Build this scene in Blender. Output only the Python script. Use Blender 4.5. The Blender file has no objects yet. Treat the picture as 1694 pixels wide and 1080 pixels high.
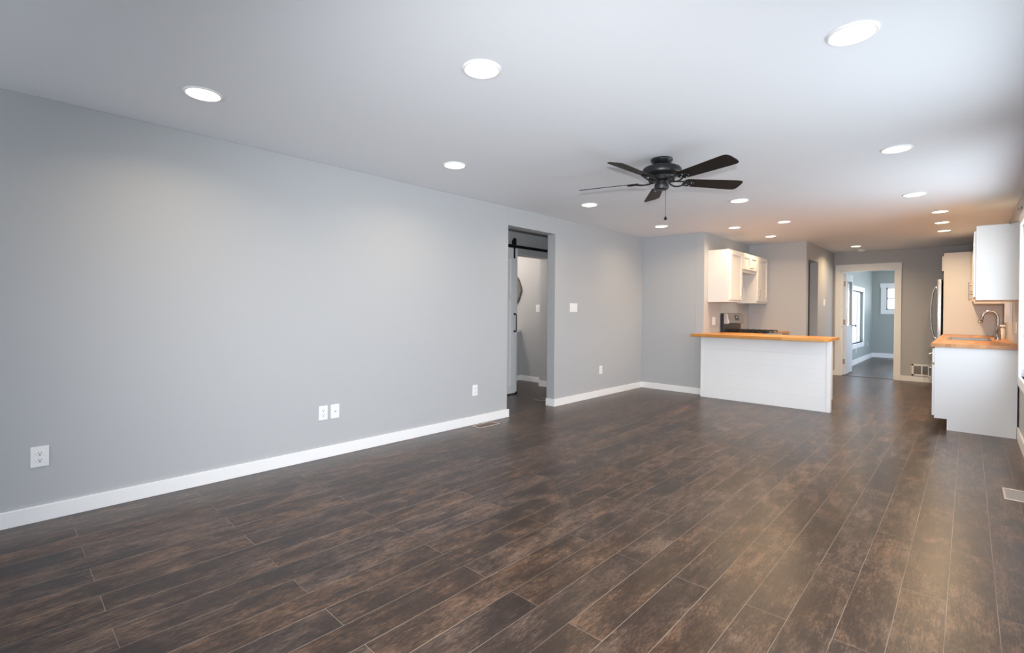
import bpy, bmesh, math, random
from math import pi, sin, cos
from mathutils import Matrix, Vector
random.seed(4)
S = bpy.context.scene
COL = S.collection

# ------------------------------------------------------------------ camera
F_PX, YAW, PITCH, ROLL, CYP = 806.87, 0.7525, -0.0045, 0.0087, 516.75
fw = Vector((-sin(YAW)*cos(PITCH), cos(YAW)*cos(PITCH), sin(PITCH)))
rt = Vector((cos(YAW), sin(YAW), 0))
up = rt.cross(fw)
r2 = rt*cos(ROLL) + up*sin(ROLL)
u2 = up*cos(ROLL) - rt*sin(ROLL)
cam_d = bpy.data.cameras.new('camera')
cam = bpy.data.objects.new('camera', cam_d)
COL.objects.link(cam)
M = Matrix((r2, u2, -fw)).transposed().to_4x4()
M.translation = Vector((0, 0, 1.241))
cam.matrix_world = M
cam_d.sensor_width = 36
cam_d.lens = F_PX*36/1694
cam_d.shift_y = -(540-CYP)/1694
cam_d.clip_start = 0.02
S.camera = cam

# ------------------------------------------------------------------ view, world
S.view_settings.view_transform = 'Standard'
S.view_settings.look = 'None'
S.view_settings.exposure = 0.18
S.view_settings.gamma = 1
S.view_settings.use_curve_mapping = False
SKY = 5.0
world = bpy.data.worlds.new('overcast_sky')
S.world = world
world.use_nodes = True
wn = world.node_tree.nodes; wl = world.node_tree.links
bg = wn['Background']
tc = wn.new('ShaderNodeTexCoord'); sp = wn.new('ShaderNodeSeparateXYZ')
mr = wn.new('ShaderNodeMapRange'); mr.inputs['From Min'].default_value = -0.05
mr.inputs['From Max'].default_value = 0.08
mx = wn.new('ShaderNodeMix'); mx.data_type = 'RGBA'
mx.inputs['A'].default_value = (0.82, 0.88, 0.95, 1)
mx.inputs['B'].default_value = (0.78, 0.90, 1.10, 1)
wl.new(tc.outputs['Generated'], sp.inputs[0]); wl.new(sp.outputs['Z'], mr.inputs['Value'])
wl.new(mr.outputs[0], mx.inputs['Factor']); wl.new(mx.outputs['Result'], bg.inputs['Color'])
bg.inputs['Strength'].default_value = SKY

def light(name, kind, loc, energy, color=(1, 1, 1), rot=None, parent=None, **kw):
    d = bpy.data.lights.new(name, kind)
    d.energy = energy; d.color = color
    for k, v in kw.items(): setattr(d, k, v)
    o = bpy.data.objects.new(name, d); COL.objects.link(o)
    o.location = loc
    if rot: o.rotation_euler = rot
    if parent: o.parent = parent
    return o

def portal(name, loc, rot, w, h):
    o = light(name, 'AREA', loc, 1, rot=rot, shape='RECTANGLE', size=w, size_y=h)
    o.data.cycles.is_portal = True
    return o
# the photographer's strobe, 17 cm above the lens: it throws the crisp fan shadow on the ceiling
light('camera_flash', 'SPOT', (0.084, -0.079, 1.416), 570, (0.93, 0.965, 1.0), rot=(pi/2-0.24, 0, YAW-0.10), shadow_soft_size=0.022, spot_size=math.radians(112), spot_blend=1.0)

# ------------------------------------------------------------------ room numbers (metres)
H = 2.44
XL, XR = -3.906, 0.374
Y1, X2, Y2, X3, Y3 = 7.29, -2.891, 9.291, -1.982, 11.566
YB = -2.3
YF = 17.13
T = 0.13
BT, BH = 0.014, 0.092      # baseboard

# windows: x-wall openings (y0, y1, z0, z1)
WR1 = (4.75, 6.77, 0.645, 2.10)
WR2 = (2.1, 3.8, 0.645, 2.10)  # added daylight opening beside the camera, out of view
WB = (-3.4, -1.2, 0.645, 2.10)        # added daylight opening in the wall behind the camera (x0, x1, z0, z1)
WF = (12.75, 15.44, 0.50, 1.785)       # far room left wall
WH = (12.6, 16.2, 0.50, 1.95)         # unseen opening in the far room right wall, added to brighten the room
WG = (-1.69, -0.3, 1.345, 1.965)       # far room end wall (x0, x1), hidden side widened for the floor reflection
portal('window_portal', (XR+0.16, sum(WR1[:2])/2, 1.37), (0, pi/2, 0), WR1[3]-WR1[2], WR1[1]-WR1[0])
portal('window_portal', (XR+0.16, sum(WR2[:2])/2, 1.37), (0, pi/2, 0), WR2[3]-WR2[2], WR2[1]-WR2[0])
portal('window_portal', (sum(WB[:2])/2, YB-0.16, 1.37), (pi/2, 0, 0), WB[1]-WB[0], WB[3]-WB[2])
portal('window_portal', (-2.0-0.16, sum(WF[:2])/2, 1.14), (0, -pi/2, 0), WF[3]-WF[2], WF[1]-WF[0])
portal('window_portal', (XR+0.16, sum(WH[:2])/2, 1.22), (0, pi/2, 0), WH[3]-WH[2], WH[1]-WH[0])
portal('window_portal', (sum(WG[:2])/2, YF+0.16, 1.65), (-pi/2, 0, 0), WG[1]-WG[0], WG[3]-WG[2])

# ------------------------------------------------------------------ materials
MATS = {}
def mat(name, col, rough=0.5, metal=0.0, spec=0.5, bump=None, var=0.0, var_scale=6.0, emit=None, coat=0):
    if name in MATS: return MATS[name]
    m = bpy.data.materials.new(name); m.use_nodes = True
    n = m.node_tree.nodes; l = m.node_tree.links
    b = n['Principled BSDF']
    b.inputs['Base Color'].default_value = (*col, 1)
    b.inputs['Roughness'].default_value = rough
    b.inputs['Metallic'].default_value = metal
    b.inputs['Specular IOR Level'].default_value = spec
    if coat: b.inputs['Coat Weight'].default_value = coat
    g = n.new('ShaderNodeNewGeometry')
    if var:
        t = n.new('ShaderNodeTexNoise'); t.inputs['Scale'].default_value = var_scale; t.inputs['Detail'].default_value = 4
        l.new(g.outputs['Position'], t.inputs['Vector'])
        r = n.new('ShaderNodeMapRange'); r.inputs['To Min'].default_value = 1-var; r.inputs['To Max'].default_value = 1+var
        l.new(t.outputs['Fac'], r.inputs['Value'])
        v = n.new('ShaderNodeVectorMath'); v.operation = 'SCALE'
        v.inputs[0].default_value = col
        l.new(r.outputs[0], v.inputs['Scale']); l.new(v.outputs[0], b.inputs['Base Color'])
    if bump:
        t = n.new('ShaderNodeTexNoise'); t.inputs['Scale'].default_value = bump[0]; t.inputs['Detail'].default_value = 3
        l.new(g.outputs['Position'], t.inputs['Vector'])
        bp = n.new('ShaderNodeBump'); bp.inputs['Strength'].default_value = bump[1]; bp.inputs['Distance'].default_value = 0.002
        l.new(t.outputs['Fac'], bp.inputs['Height']); l.new(bp.outputs[0], b.inputs['Normal'])
    if emit:
        b.inputs['Emission Color'].default_value = (*emit[0], 1); b.inputs['Emission Strength'].default_value = emit[1]
    MATS[name] = m
    return m

wall_m = mat('wall_paint', (0.462, 0.472, 0.487), 0.55, bump=(260, 0.12), var=0.012, var_scale=1.2)
sun_m = mat('sunroom_paint', (0.375, 0.405, 0.385), 0.5, bump=(260, 0.12), var=0.012, var_scale=1.2)
ceil_m = mat('ceiling_paint', (0.855, 0.87, 0.905), 0.6, bump=(120, 0.15), var=0.01, var_scale=1.0)
trim_m = mat('trim_paint', (0.88, 0.88, 0.88), 0.35, var=0.01)
cab_m = mat('cabinet_paint', (0.71, 0.705, 0.70), 0.38, var=0.01)
door_m = mat('door_paint', (0.80, 0.82, 0.84), 0.38, var=0.01)
plate_m = mat('plate_plastic', (0.86, 0.86, 0.86), 0.3, var=0.005)
slot_m = mat('slot_dark', (0.03, 0.03, 0.03), 0.6, var=0.1)
black_m = mat('fan_black', (0.009, 0.0095, 0.011), 0.36, spec=0.5, var=0.1, bump=(900, 0.15))
blade_m = mat('fan_blade', (0.013, 0.009, 0.0075), 0.55, spec=0.3, var=0.15, var_scale=30)
iron_m = mat('black_iron', (0.012, 0.012, 0.014), 0.45, metal=0.3, var=0.1)
steel_m = mat('stainless', (0.50, 0.48, 0.46), 0.28, metal=1.0, var=0.03, var_scale=40)
sink_m = mat('sink_steel', (0.26, 0.245, 0.23), 0.35, metal=1.0, var=0.05, var_scale=40)
nickel_m = mat('brushed_nickel', (0.50, 0.44, 0.38), 0.27, metal=1.0, var=0.03)
chrome_m = mat('faucet_steel', (0.36, 0.33, 0.31), 0.22, metal=1.0, var=0.03)
dark_m = mat('range_black', (0.02, 0.02, 0.022), 0.3, var=0.1)
glassblack_m = mat('display_black', (0.012, 0.012, 0.014), 0.1, var=0.1)
vent_m = mat('vent_metal', (0.55, 0.47, 0.40), 0.35, metal=0.4, var=0.05)
ventd_m = mat('vent_louver', (0.16, 0.12, 0.10), 0.5, metal=0.2, var=0.1)
ventg_m = mat('vent_grille', (0.30, 0.29, 0.28), 0.5, var=0.1)
hinge_m = mat('hinge_brass', (0.50, 0.36, 0.26), 0.35, metal=0.8, var=0.05)
mirror_m = mat('mirror_glass', (0.8, 0.8, 0.8), 0.03, metal=1.0, var=0.002)
mframe_m = mat('mirror_frame', (0.16, 0.15, 0.145), 0.4, metal=0.5, var=0.15, var_scale=30)
soap_m = mat('white_plastic', (0.78, 0.76, 0.74), 0.3, var=0.01)
led_m = mat('lens_lit', (1, 0.95, 0.85), 0.4, var=0.001, emit=((1.0, 0.84, 0.62), 9.0))
blue_m = mat('indicator_blue', (0.08, 0.08, 0.5), 0.3, var=0.01, emit=((0.25, 0.2, 1.0), 0.9))

def glass_mat():
    m = bpy.data.materials.new('window_glass'); m.use_nodes = True
    n = m.node_tree.nodes; l = m.node_tree.links
    n.remove(n['Principled BSDF'])
    t = n.new('ShaderNodeBsdfTransparent'); t.inputs['Color'].default_value = (0.95, 0.97, 0.97, 1)
    g = n.new('ShaderNodeBsdfGlossy'); g.inputs['Roughness'].default_value = 0.02
    lw = n.new('ShaderNodeLayerWeight'); lw.inputs['Blend'].default_value = 0.5
    f = n.new('ShaderNodeMath'); f.operation = 'POWER'; l.new(lw.outputs['Facing'], f.inputs[0]); f.inputs[1].default_value = 5
    f2 = n.new('ShaderNodeMath'); f2.operation = 'MULTIPLY_ADD'; l.new(f.outputs[0], f2.inputs[0]); f2.inputs[1].default_value = 0.5; f2.inputs[2].default_value = 0.03
    x = n.new('ShaderNodeMixShader')
    l.new(f2.outputs[0], x.inputs[0]); l.new(t.outputs[0], x.inputs[1]); l.new(g.outputs[0], x.inputs[2])
    l.new(x.outputs[0], n['Material Output'].inputs['Surface'])
    return m
glass_m = glass_mat()

def math_n(n, l, op, a, b=None, c=None):
    x = n.new('ShaderNodeMath'); x.operation = op
    for i, v in enumerate((a, b, c)):
        if v is None: continue
        if isinstance(v, (int, float)): x.inputs[i].default_value = v
        else: l.new(v, x.inputs[i])
    return x.outputs[0]

def floor_mat():
    W, L, X0, J0 = 0.15635, 1.25, -1.307, 2.198
    m = bpy.data.materials.new('plank_floor'); m.use_nodes = True
    n = m.node_tree.nodes; l = m.node_tree.links
    b = n['Principled BSDF']
    g = n.new('ShaderNodeNewGeometry'); s = n.new('ShaderNodeSeparateXYZ'); l.new(g.outputs['Position'], s.inputs[0])
    A = lambda op, a, bb=None, c=None: math_n(n, l, op, a, bb, c)
    u = A('DIVIDE', A('SUBTRACT', s.outputs['X'], X0), W)
    k = A('FLOOR', u); fu = A('SUBTRACT', u, k)
    odd = A('FLOORED_MODULO', k, 2.0)
    v = A('ADD', A('DIVIDE', A('SUBTRACT', s.outputs['Y'], J0), L), A('MULTIPLY', odd, 0.5))
    j = A('FLOOR', v); fv = A('SUBTRACT', v, j)
    # distances to the edges, metres
    du = A('MULTIPLY', A('MINIMUM', fu, A('SUBTRACT', 1.0, fu)), W)
    dv = A('MULTIPLY', A('MINIMUM', fv, A('SUBTRACT', 1.0, fv)), L)
    d = A('MINIMUM', du, dv)
    cid = n.new('ShaderNodeCombineXYZ'); l.new(k, cid.inputs[0]); l.new(j, cid.inputs[1])
    wn_ = n.new('ShaderNodeTexWhiteNoise'); wn_.noise_dimensions = '3D'; l.new(cid.outputs[0], wn_.inputs['Vector'])
    sc = n.new('ShaderNodeSeparateColor'); l.new(wn_.outputs['Color'], sc.inputs[0])
    def coords(sx, sy, off):
        c = n.new('ShaderNodeCombineXYZ')
        l.new(A('ADD', A('MULTIPLY', s.outputs['X'], sx), A('MULTIPLY', sc.outputs[0], off)), c.inputs[0])
        l.new(A('ADD', A('MULTIPLY', s.outputs['Y'], sy), A('MULTIPLY', sc.outputs[1], off)), c.inputs[1])
        l.new(A('MULTIPLY', sc.outputs[2], off), c.inputs[2])
        return c.outputs[0]
    def noise(vec, scale, det, rough=0.55, dist=0.0):
        t = n.new('ShaderNodeTexNoise'); t.inputs['Scale'].default_value = scale; t.inputs['Detail'].default_value = det
        t.inputs['Roughness'].default_value = rough; t.inputs['Distortion'].default_value = dist
        l.new(vec, t.inputs['Vector']); return t.outputs['Fac']
    blotch = noise(coords(1.0, 0.42, 31), 7.5, 5, 0.6, 0.6)      # large cloudy patches
    grain = noise(coords(1.0, 0.06, 17), 62, 6, 0.72, 0.35)        # long streaks
    fine = noise(coords(1.0, 0.15, 9), 230, 3, 0.6)
    saw = noise(coords(0.10, 1.0, 5), 170, 2, 0.6)                 # cross saw marks
    crack = noise(coords(1.0, 0.30, 53), 24, 8, 0.74, 0.35)         # irregular mottling
    sawmask = noise(coords(1.0, 0.8, 41), 5.0, 2, 0.5)
    tone = n.new('ShaderNodeValToRGB')
    e = tone.color_ramp.elements
    e[0].position = 0.36; e[0].color = (0.020, 0.0135, 0.011, 1)
    e[1].position = 0.67; e[1].color = (0.145, 0.101, 0.074, 1)
    x = e.new(0.46); x.color = (0.038, 0.0245, 0.018, 1)
    x = e.new(0.55); x.color = (0.080, 0.053, 0.0375, 1)
    val = A('ADD', A('ADD', A('MULTIPLY', blotch, 0.50), A('MULTIPLY', grain, 0.25)), A('MULTIPLY', A('SUBTRACT', fine, 0.5), 0.40))
    val = A('ADD', val, A('MULTIPLY', crack, 0.42))
    val = A('SUBTRACT', val, 0.10)
    val = A('ADD', val, A('MULTIPLY', A('SUBTRACT', sc.outputs[0], 0.5), 0.07))
    sm = n.new('ShaderNodeMapRange'); sm.inputs['From Min'].default_value = 0.55; sm.inputs['From Max'].default_value = 0.70
    l.new(sawmask, sm.inputs['Value'])
    val = A('SUBTRACT', val, A('MULTIPLY', A('MULTIPLY', A('MAXIMUM', A('SUBTRACT', saw, 0.5), 0.0), sm.outputs[0]), 0.14))
    val = A('MULTIPLY_ADD', val, 1.22, -0.115)
    l.new(val, tone.inputs['Fac'])
    # plank hue: some greyer, some redder
    hue = n.new('ShaderNodeMix'); hue.data_type = 'RGBA'; hue.blend_type = 'MULTIPLY'; hue.inputs['Factor'].default_value = 1
    hr = n.new('ShaderNodeValToRGB'); he = hr.color_ramp.elements
    he[0].color = (0.98, 0.96, 1.02, 1); he[1].color = (1.20, 1.0, 0.82, 1)
    hv = A('ADD', A('MULTIPLY', noise(coords(1.0, 0.5, 77), 4.0, 2), 0.8), A('MULTIPLY', A('SUBTRACT', sc.outputs[1], 0.5), 0.35))
    hs = n.new('ShaderNodeMapRange'); hs.inputs['From Min'].default_value = 0.25; hs.inputs['From Max'].default_value = 0.6
    l.new(hv, hs.inputs['Value'])
    l.new(hs.outputs[0], hr.inputs['Fac'])
    l.new(tone.outputs['Color'], hue.inputs['A']); l.new(hr.outputs['Color'], hue.inputs['B'])
    # pale bevel lines
    butt = A('LESS_THAN', dv, du)
    gl = n.new('ShaderNodeMapRange'); gl.inputs['From Min'].default_value = 0.0007; gl.inputs['From Max'].default_value = 0.0017
    gl.inputs['To Min'].default_value = 1; gl.inputs['To Max'].default_value = 0
    l.new(d, gl.inputs['Value'])
    wear = n.new('ShaderNodeMapRange'); wear.inputs['From Min'].default_value = 0.38; wear.inputs['From Max'].default_value = 0.6
    wear.inputs['To Min'].default_value = 0.35; wear.inputs['To Max'].default_value = 0.95
    l.new(noise(coords(1, 1, 0), 1.7, 3), wear.inputs['Value'])
    fin = n.new('ShaderNodeMix'); fin.data_type = 'RGBA'
    l.new(A('MULTIPLY', A('MULTIPLY', gl.outputs[0], wear.outputs[0]), A('SUBTRACT', 0.9, A('MULTIPLY', butt, 0.2))), fin.inputs['Factor'])
    l.new(hue.outputs['Result'], fin.inputs['A']); fin.inputs['B'].default_value = (0.30, 0.24, 0.19, 1)
    l.new(fin.outputs['Result'], b.inputs['Base Color'])
    rr = n.new('ShaderNodeMapRange'); rr.inputs['To Min'].default_value = 0.26; rr.inputs['To Max'].default_value = 0.37
    l.new(blotch, rr.inputs['Value']); l.new(rr.outputs[0], b.inputs['Roughness'])
    b.inputs['Specular IOR Level'].default_value = 0.5
    bp = n.new('ShaderNodeBump'); bp.inputs['Strength'].default_value = 0.16; bp.inputs['Distance'].default_value = 0.0010
    l.new(A('ADD', grain, A('MULTIPLY', fine, 0.5)), bp.inputs['Height'])
    l.new(bp.outputs[0], b.inputs['Normal'])
    return m
floor_m = floor_mat()

def butcher_mat(name, along, tint):
    # glued staves running along one axis (0 = x, 1 = y)
    m = bpy.data.materials.new(name); m.use_nodes = True
    n = m.node_tree.nodes; l = m.node_tree.links
    b = n['Principled BSDF']
    g = n.new('ShaderNodeNewGeometry'); s = n.new('ShaderNodeSeparateXYZ'); l.new(g.outputs['Position'], s.inputs[0])
    A = lambda op, a, bb=None, c=None: math_n(n, l, op, a, bb, c)
    p, q = (s.outputs['X'], s.outputs['Y']) if along == 0 else (s.outputs['Y'], s.outputs['X'])
    k = A('FLOOR', A('DIVIDE', q, 0.045))
    wk = n.new('ShaderNodeTexWhiteNoise'); wk.noise_dimensions = '1D'; l.new(k, wk.inputs['W'])
    j = A('FLOOR', A('ADD', A('DIVIDE', p, 0.32), A('MULTIPLY', wk.outputs['Value'], 7.0)))
    c = n.new('ShaderNodeCombineXYZ'); l.new(k, c.inputs[0]); l.new(j, c.inputs[1])
    wv = n.new('ShaderNodeTexWhiteNoise'); wv.noise_dimensions = '3D'; l.new(c.outputs[0], wv.inputs['Vector'])
    c2 = n.new('ShaderNodeCombineXYZ')
    l.new(A('MULTIPLY', p, 0.12), c2.inputs[0]); l.new(q, c2.inputs[1]); l.new(wv.outputs['Value'], c2.inputs[2])
    t = n.new('ShaderNodeTexNoise'); t.inputs['Scale'].default_value = 60; t.inputs['Detail'].default_value = 4
    l.new(c2.outputs[0], t.inputs['Vector'])
    v = A('ADD', A('MULTIPLY', wv.outputs['Value'], 0.55), A('MULTIPLY', t.outputs['Fac'], 0.45))
    r = n.new('ShaderNodeValToRGB'); e = r.color_ramp.elements
    e[0].position = 0.15; e[0].color = (tint[0]*0.72, tint[1]*0.62, tint[2]*0.5, 1)
    e[1].position = 0.85; e[1].color = (tint[0]*1.15, tint[1]*1.2, tint[2]*1.35, 1)
    l.new(v, r.inputs['Fac']); l.new(r.outputs['Color'], b.inputs['Base Color'])
    b.inputs['Roughness'].default_value = 0.33
    return m
butcher_x = butcher_mat('butcher_block', 0, (0.66, 0.31, 0.075))
butcher_y = butcher_mat('butcher_block_sink', 1, (0.50, 0.225, 0.07))

# ------------------------------------------------------------------ builders
def bx(bm, lo, hi, bevel=0.0, seg=2):
    lo, hi = [min(a, b) for a, b in zip(lo, hi)], [max(a, b) for a, b in zip(lo, hi)]
    c = [(a+b)/2 for a, b in zip(lo, hi)]; s = [b-a for a, b in zip(lo, hi)]
    r = bmesh.ops.create_cube(bm, size=1, matrix=Matrix.Translation(c) @ Matrix.Diagonal((*s, 1)))
    if bevel:
        es = list({e for v in r['verts'] for e in v.link_edges})
        bmesh.ops.bevel(bm, geom=es, offset=min(bevel, min(s)*0.45), segments=seg, affect='EDGES', profile=0.6)
    return bm
def B(*boxes, bevel=0.0):
    bm = bmesh.new()
    for lo, hi in boxes: bx(bm, lo, hi, bevel)
    return bm
def cyl(bm, p0, p1, r0, r1=None, n=24, caps=True):
    p0, p1 = Vector(p0), Vector(p1); d = p1-p0
    q = d.to_track_quat('Z', 'Y').to_matrix().to_4x4()
    bmesh.ops.create_cone(bm, cap_ends=caps, segments=n, radius1=r0, radius2=r0 if r1 is None else r1, depth=d.length,
                          matrix=Matrix.Translation((p0+p1)/2) @ q)
    return bm
def tube(bm, pts, r, n=10, caps=True):
    pts = [Vector(p) for p in pts]
    rs = r if isinstance(r, (list, tuple)) else [r]*len(pts)
    prev = None; ref = None
    for i, p in enumerate(pts):
        t = (pts[min(i+1, len(pts)-1)]-pts[max(i-1, 0)]).normalized()
        if ref is None: ref = t.orthogonal().normalized()
        ref = (ref-t*ref.dot(t)).normalized(); bi = t.cross(ref)
        ring = [bm.verts.new(p+(ref*cos(2*pi*k/n)+bi*sin(2*pi*k/n))*rs[i]) for k in range(n)]
        if prev:
            for k in range(n): bm.faces.new((prev[k], prev[(k+1) % n], ring[(k+1) % n], ring[k]))
        elif caps: bm.faces.new(ring[::-1])
        prev = ring
    if caps: bm.faces.new(prev)
    return bm
def lathe(bm, prof, n=40, c=(0, 0, 0)):
    prev = None
    for r, z in prof:
        ring = [bm.verts.new((c[0]+r*cos(2*pi*k/n), c[1]+r*sin(2*pi*k/n), c[2]+z)) for k in range(n)] if r > 1e-6 else [bm.verts.new((c[0], c[1], c[2]+z))]
        if prev:
            if len(prev) == 1 and len(ring) > 1:
                for k in range(n): bm.faces.new((prev[0], ring[k], ring[(k+1) % n]))
            elif len(ring) == 1 and len(prev) > 1:
                for k in range(n): bm.faces.new((prev[k], prev[(k+1) % n], ring[0]))
            elif len(ring) > 1:
                for k in range(n): bm.faces.new((prev[k], prev[(k+1) % n], ring[(k+1) % n], ring[k]))
        prev = ring
    return bm
def prism(bm, pts, z0, z1):
    a = [bm.verts.new((x, y, z0)) for x, y in pts]; b = [bm.verts.new((x, y, z1)) for x, y in pts]
    bm.faces.new(a[::-1]); bm.faces.new(b)
    for i in range(len(pts)): bm.faces.new((a[i], a[(i+1) % len(pts)], b[(i+1) % len(pts)], b[i]))
    return bm
def world_loc(o):
    v = Vector((0, 0, 0))
    while o: v += o.location; o = o.parent
    return v
def obj(name, bm, m, parent=None, label=None, smooth=False, loc=None):
    """one mesh object; geometry is given in world coordinates (parents are never rotated while building)"""
    bmesh.ops.recalc_face_normals(bm, faces=bm.faces)
    off = world_loc(parent) if parent else Vector(loc or (0, 0, 0))
    bmesh.ops.translate(bm, verts=bm.verts, vec=-off)
    me = bpy.data.meshes.new(name); bm.to_mesh(me); bm.free()
    me.materials.append(m)
    if smooth:
        for p in me.polygons: p.use_smooth = True
        try: me.set_sharp_from_angle(angle=math.radians(38))
        except Exception: pass
    o = bpy.data.objects.new(name, me); COL.objects.link(o)
    if parent: o.parent = parent
    else: o.location = off
    if label: o['label'] = label
    return o
def thing(name, label, cat, loc, group=None):
    o = bpy.data.objects.new(name, None); COL.objects.link(o); o.location = loc
    o.empty_display_size = 0.05
    o['label'] = label; o['category'] = cat
    if group: o['group'] = group
    return o
def struct(name, bm, m, label, cat, loc=None):
    o = obj(name, bm, m, loc=loc); o['kind'] = 'structure'; o['label'] = label; o['category'] = cat
    return o
def sempty(name, label, cat, loc):
    o = thing(name, label, cat, loc); o['kind'] = 'structure'; return o
def dup(root, loc, label):
    r = root.copy(); COL.objects.link(r); r.location = loc; r['label'] = label
    for ch in list(root.children):
        c = ch.copy(); COL.objects.link(c); c.parent = r
        for g_ in list(ch.children):
            d = g_.copy(); COL.objects.link(d); d.parent = c
    return r

# ------------------------------------------------------------------ shell
struct('floor', B(((-7.9, YB-0.15, -0.1), (XR+0.15, Y3+0.1, 0)), ((-2.15, Y3+0.1, -0.1), (XR+0.15, YF+0.15, 0))), floor_m,
       'dark brown weathered wood plank floor with pale seams', 'floor')
struct('ceiling', B(((-7.9, YB-0.15, H), (XR+0.15, YF+0.15, H+0.12))), ceil_m,
       'smooth white ceiling dotted with round recessed lights', 'ceiling')
OP = (4.098, 4.983, 2.228)
struct('wall_left', B(((XL-T, YB, 0), (XL, OP[0], H)), ((XL-T, OP[1], 0), (XL, Y1+T, H)), ((XL-T, OP[0], OP[2]), (XL, OP[1], H)), bevel=0.004), wall_m,
       'long pale grey wall on the left with a cased opening', 'wall')
struct('wall_corner', B(((XL, Y1, 0), (X2-T, Y1+T, H)), ((X2-T, Y1, 0), (X2, Y2+T, H)), bevel=0.004), wall_m,
       'grey wall stepping out beside the white peninsula and running behind the range', 'wall')
OK_ = (9.43, 10.16, 2.15)
struct('wall_kitchen', B(((X2, Y2, 0), (X3, Y2+T, H)), ((X3-T, Y2+T, 0), (X3, OK_[0], H)), ((X3-T, OK_[1], 0), (X3, Y3, H)), ((X3-T, OK_[0], OK_[2]), (X3, OK_[1], H)), bevel=0.004), wall_m,
       'grey wall past the range with a narrow opening around its corner', 'wall')
DX0, DX1, DH = -1.863, -1.003, 2.08
struct('wall_far', B(((X3-T, Y3, 0), (DX0, Y3+T, H)), ((DX1, Y3, 0), (XR, Y3+T, H)), ((DX0, Y3, DH), (DX1, Y3+T, H))), wall_m,
       'shaded grey end wall holding the white cased doorway', 'wall')
def wall_x(y0, y1, wins, x0, x1):
    ys = y0; boxes = []
    for a, b, z0, z1 in wins:
        boxes += [((x0, ys, 0), (x1, a, H)), ((x0, a, 0), (x1, b, z0)), ((x0, a, z1), (x1, b, H))]; ys = b
    boxes.append(((x0, ys, 0), (x1, y1, H)))
    return B(*boxes)
struct('wall_right', wall_x(YB, YF, [WR2, WR1, WH], XR, XR+0.15), wall_m, 'grey wall on the right behind the sink cabinets', 'wall')
struct('wall_back', B(((XL-T, YB-0.15, 0), (WB[0], YB, H)), ((WB[1], YB-0.15, 0), (XR+0.15, YB, H)), ((WB[0], YB-0.15, 0), (WB[1], YB, WB[2])), ((WB[0], YB-0.15, WB[3]), (WB[1], YB, H))), wall_m,
       'grey wall with an added daylight window behind the camera', 'wall')
# far room
struct('wall_sunroom_left', wall_x(Y3+T, YF, [WF], -2.15, -2.0), sun_m, 'grey-green side wall of the far room with a tall window', 'wall')
struct('wall_sunroom_end', B(((-2.15, YF, 0), (WG[0], YF+0.15, H)), ((WG[1], YF, 0), (XR+0.15, YF+0.15, H)), ((WG[0], YF, 0), (WG[1], YF+0.15, WG[2])), ((WG[0], YF, WG[3]), (WG[1], YF+0.15, H))), sun_m,
       'grey-green end wall of the far room with a small window', 'wall')
# hall behind the left opening
XB = -4.975; BD = (4.55, 6.175, 2.085)
struct('wall_hall', B(((XB-T-0.05, 2.2, 0), (XB, BD[0], H)), ((XB-T-0.05, BD[1], 0), (XB, 7.6, H)), ((XB-T-0.05, BD[0], BD[2]), (XB, BD[1], H)),
       ((XB, 2.1, 0), (XL-T, 2.2, H)), ((XB, 7.5, 0), (XL-T, 7.6, H))), wall_m, 'dim blue-grey hall wall behind the sliding barn door', 'wall')
YW = 6.445
struct('wall_washroom', B(((-7.6, YW, 0), (XB-T-0.05, YW+0.1, H)), ((-7.7, 4.3, 0), (-7.6, YW+0.1, H)), ((-7.6, 4.2, 0), (XB-T-0.05, 4.3, H)),
       ((-7.6, 5.6, 0), (-5.83, YW, 0.86))), wall_m, 'light wall of the washroom beyond the barn door', 'wall')
struct('trim_1', B(((-7.6, 5.57, 0.86), (-5.80, YW, 0.905)), bevel=0.004), trim_m, 'white cap on top of the low washroom wall', 'wall cap')
# hall behind the kitchen opening
struct('wall_passage', B(((-3.3, Y2+T, 0), (-3.2, Y3+T, H)), ((-3.2, Y3, 0), (X3-T, Y3+T, H))), wall_m, 'wall of the passage behind the narrow kitchen opening', 'wall')

def base(name, boxes, label):
    return struct(name, B(*boxes, bevel=0.003), trim_m, label, 'baseboard')
base('baseboard_left', [((XL, YB, 0), (XL+BT, OP[0]+0.045-0.02, BH))], 'long white baseboard left of the wall opening')
base('baseboard_left.001', [((XL, OP[1]-BT, 0), (XL+BT, Y1, BH)), ((XL-T-0.0, OP[1]-BT, 0), (XL+0.001, OP[1]-0.0005, BH))], 'white baseboard between the opening and the room corner')
base('baseboard_corner', [((XL+BT, Y1-BT, 0), (-2.868, Y1, BH))], 'short white baseboard between the room corner and the peninsula')
base('baseboard_far', [((DX1+0.088, Y3-BT, 0), (-0.2, Y3, BH))], 'white baseboard right of the far doorway')
base('baseboard_far.001', [((X3, Y3-BT, 0), (DX0-0.092, Y3, BH))], 'tiny white baseboard left of the far doorway')
base('baseboard_right', [((XR-BT, YB, 0), (XR, 6.985, BH+0.03))], 'white baseboard under the window on the right wall')
base('baseboard_passage', [((X3, OK_[1]+0.0, 0), (X3+BT, Y3-BT, BH))], 'white baseboard beside the narrow kitchen opening')
base('baseboard_sunroom', [((-2.0, Y3+T, 0), (-2.0+BT, YF, 0.125)), ((-2.0+BT, YF-BT, 0), (XR, YF, 0.125))], 'white baseboard around the far room')
base('baseboard_hall', [((XB, BD[1]-BT, 0), (XB+BT, 7.5, BH)), ((XB-T-0.05, BD[1]-BT, 0), (XB+0.001, BD[1]-0.0005, BH))], 'white baseboard wrapping the barn door opening')
base('baseboard_washroom', [((-5.83, YW-BT, 0), (XB-T-0.05, YW, BH)), ((-5.83, 5.6, 0), (-5.83+BT, YW-BT, BH))], 'white baseboard in the washroom')
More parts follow.
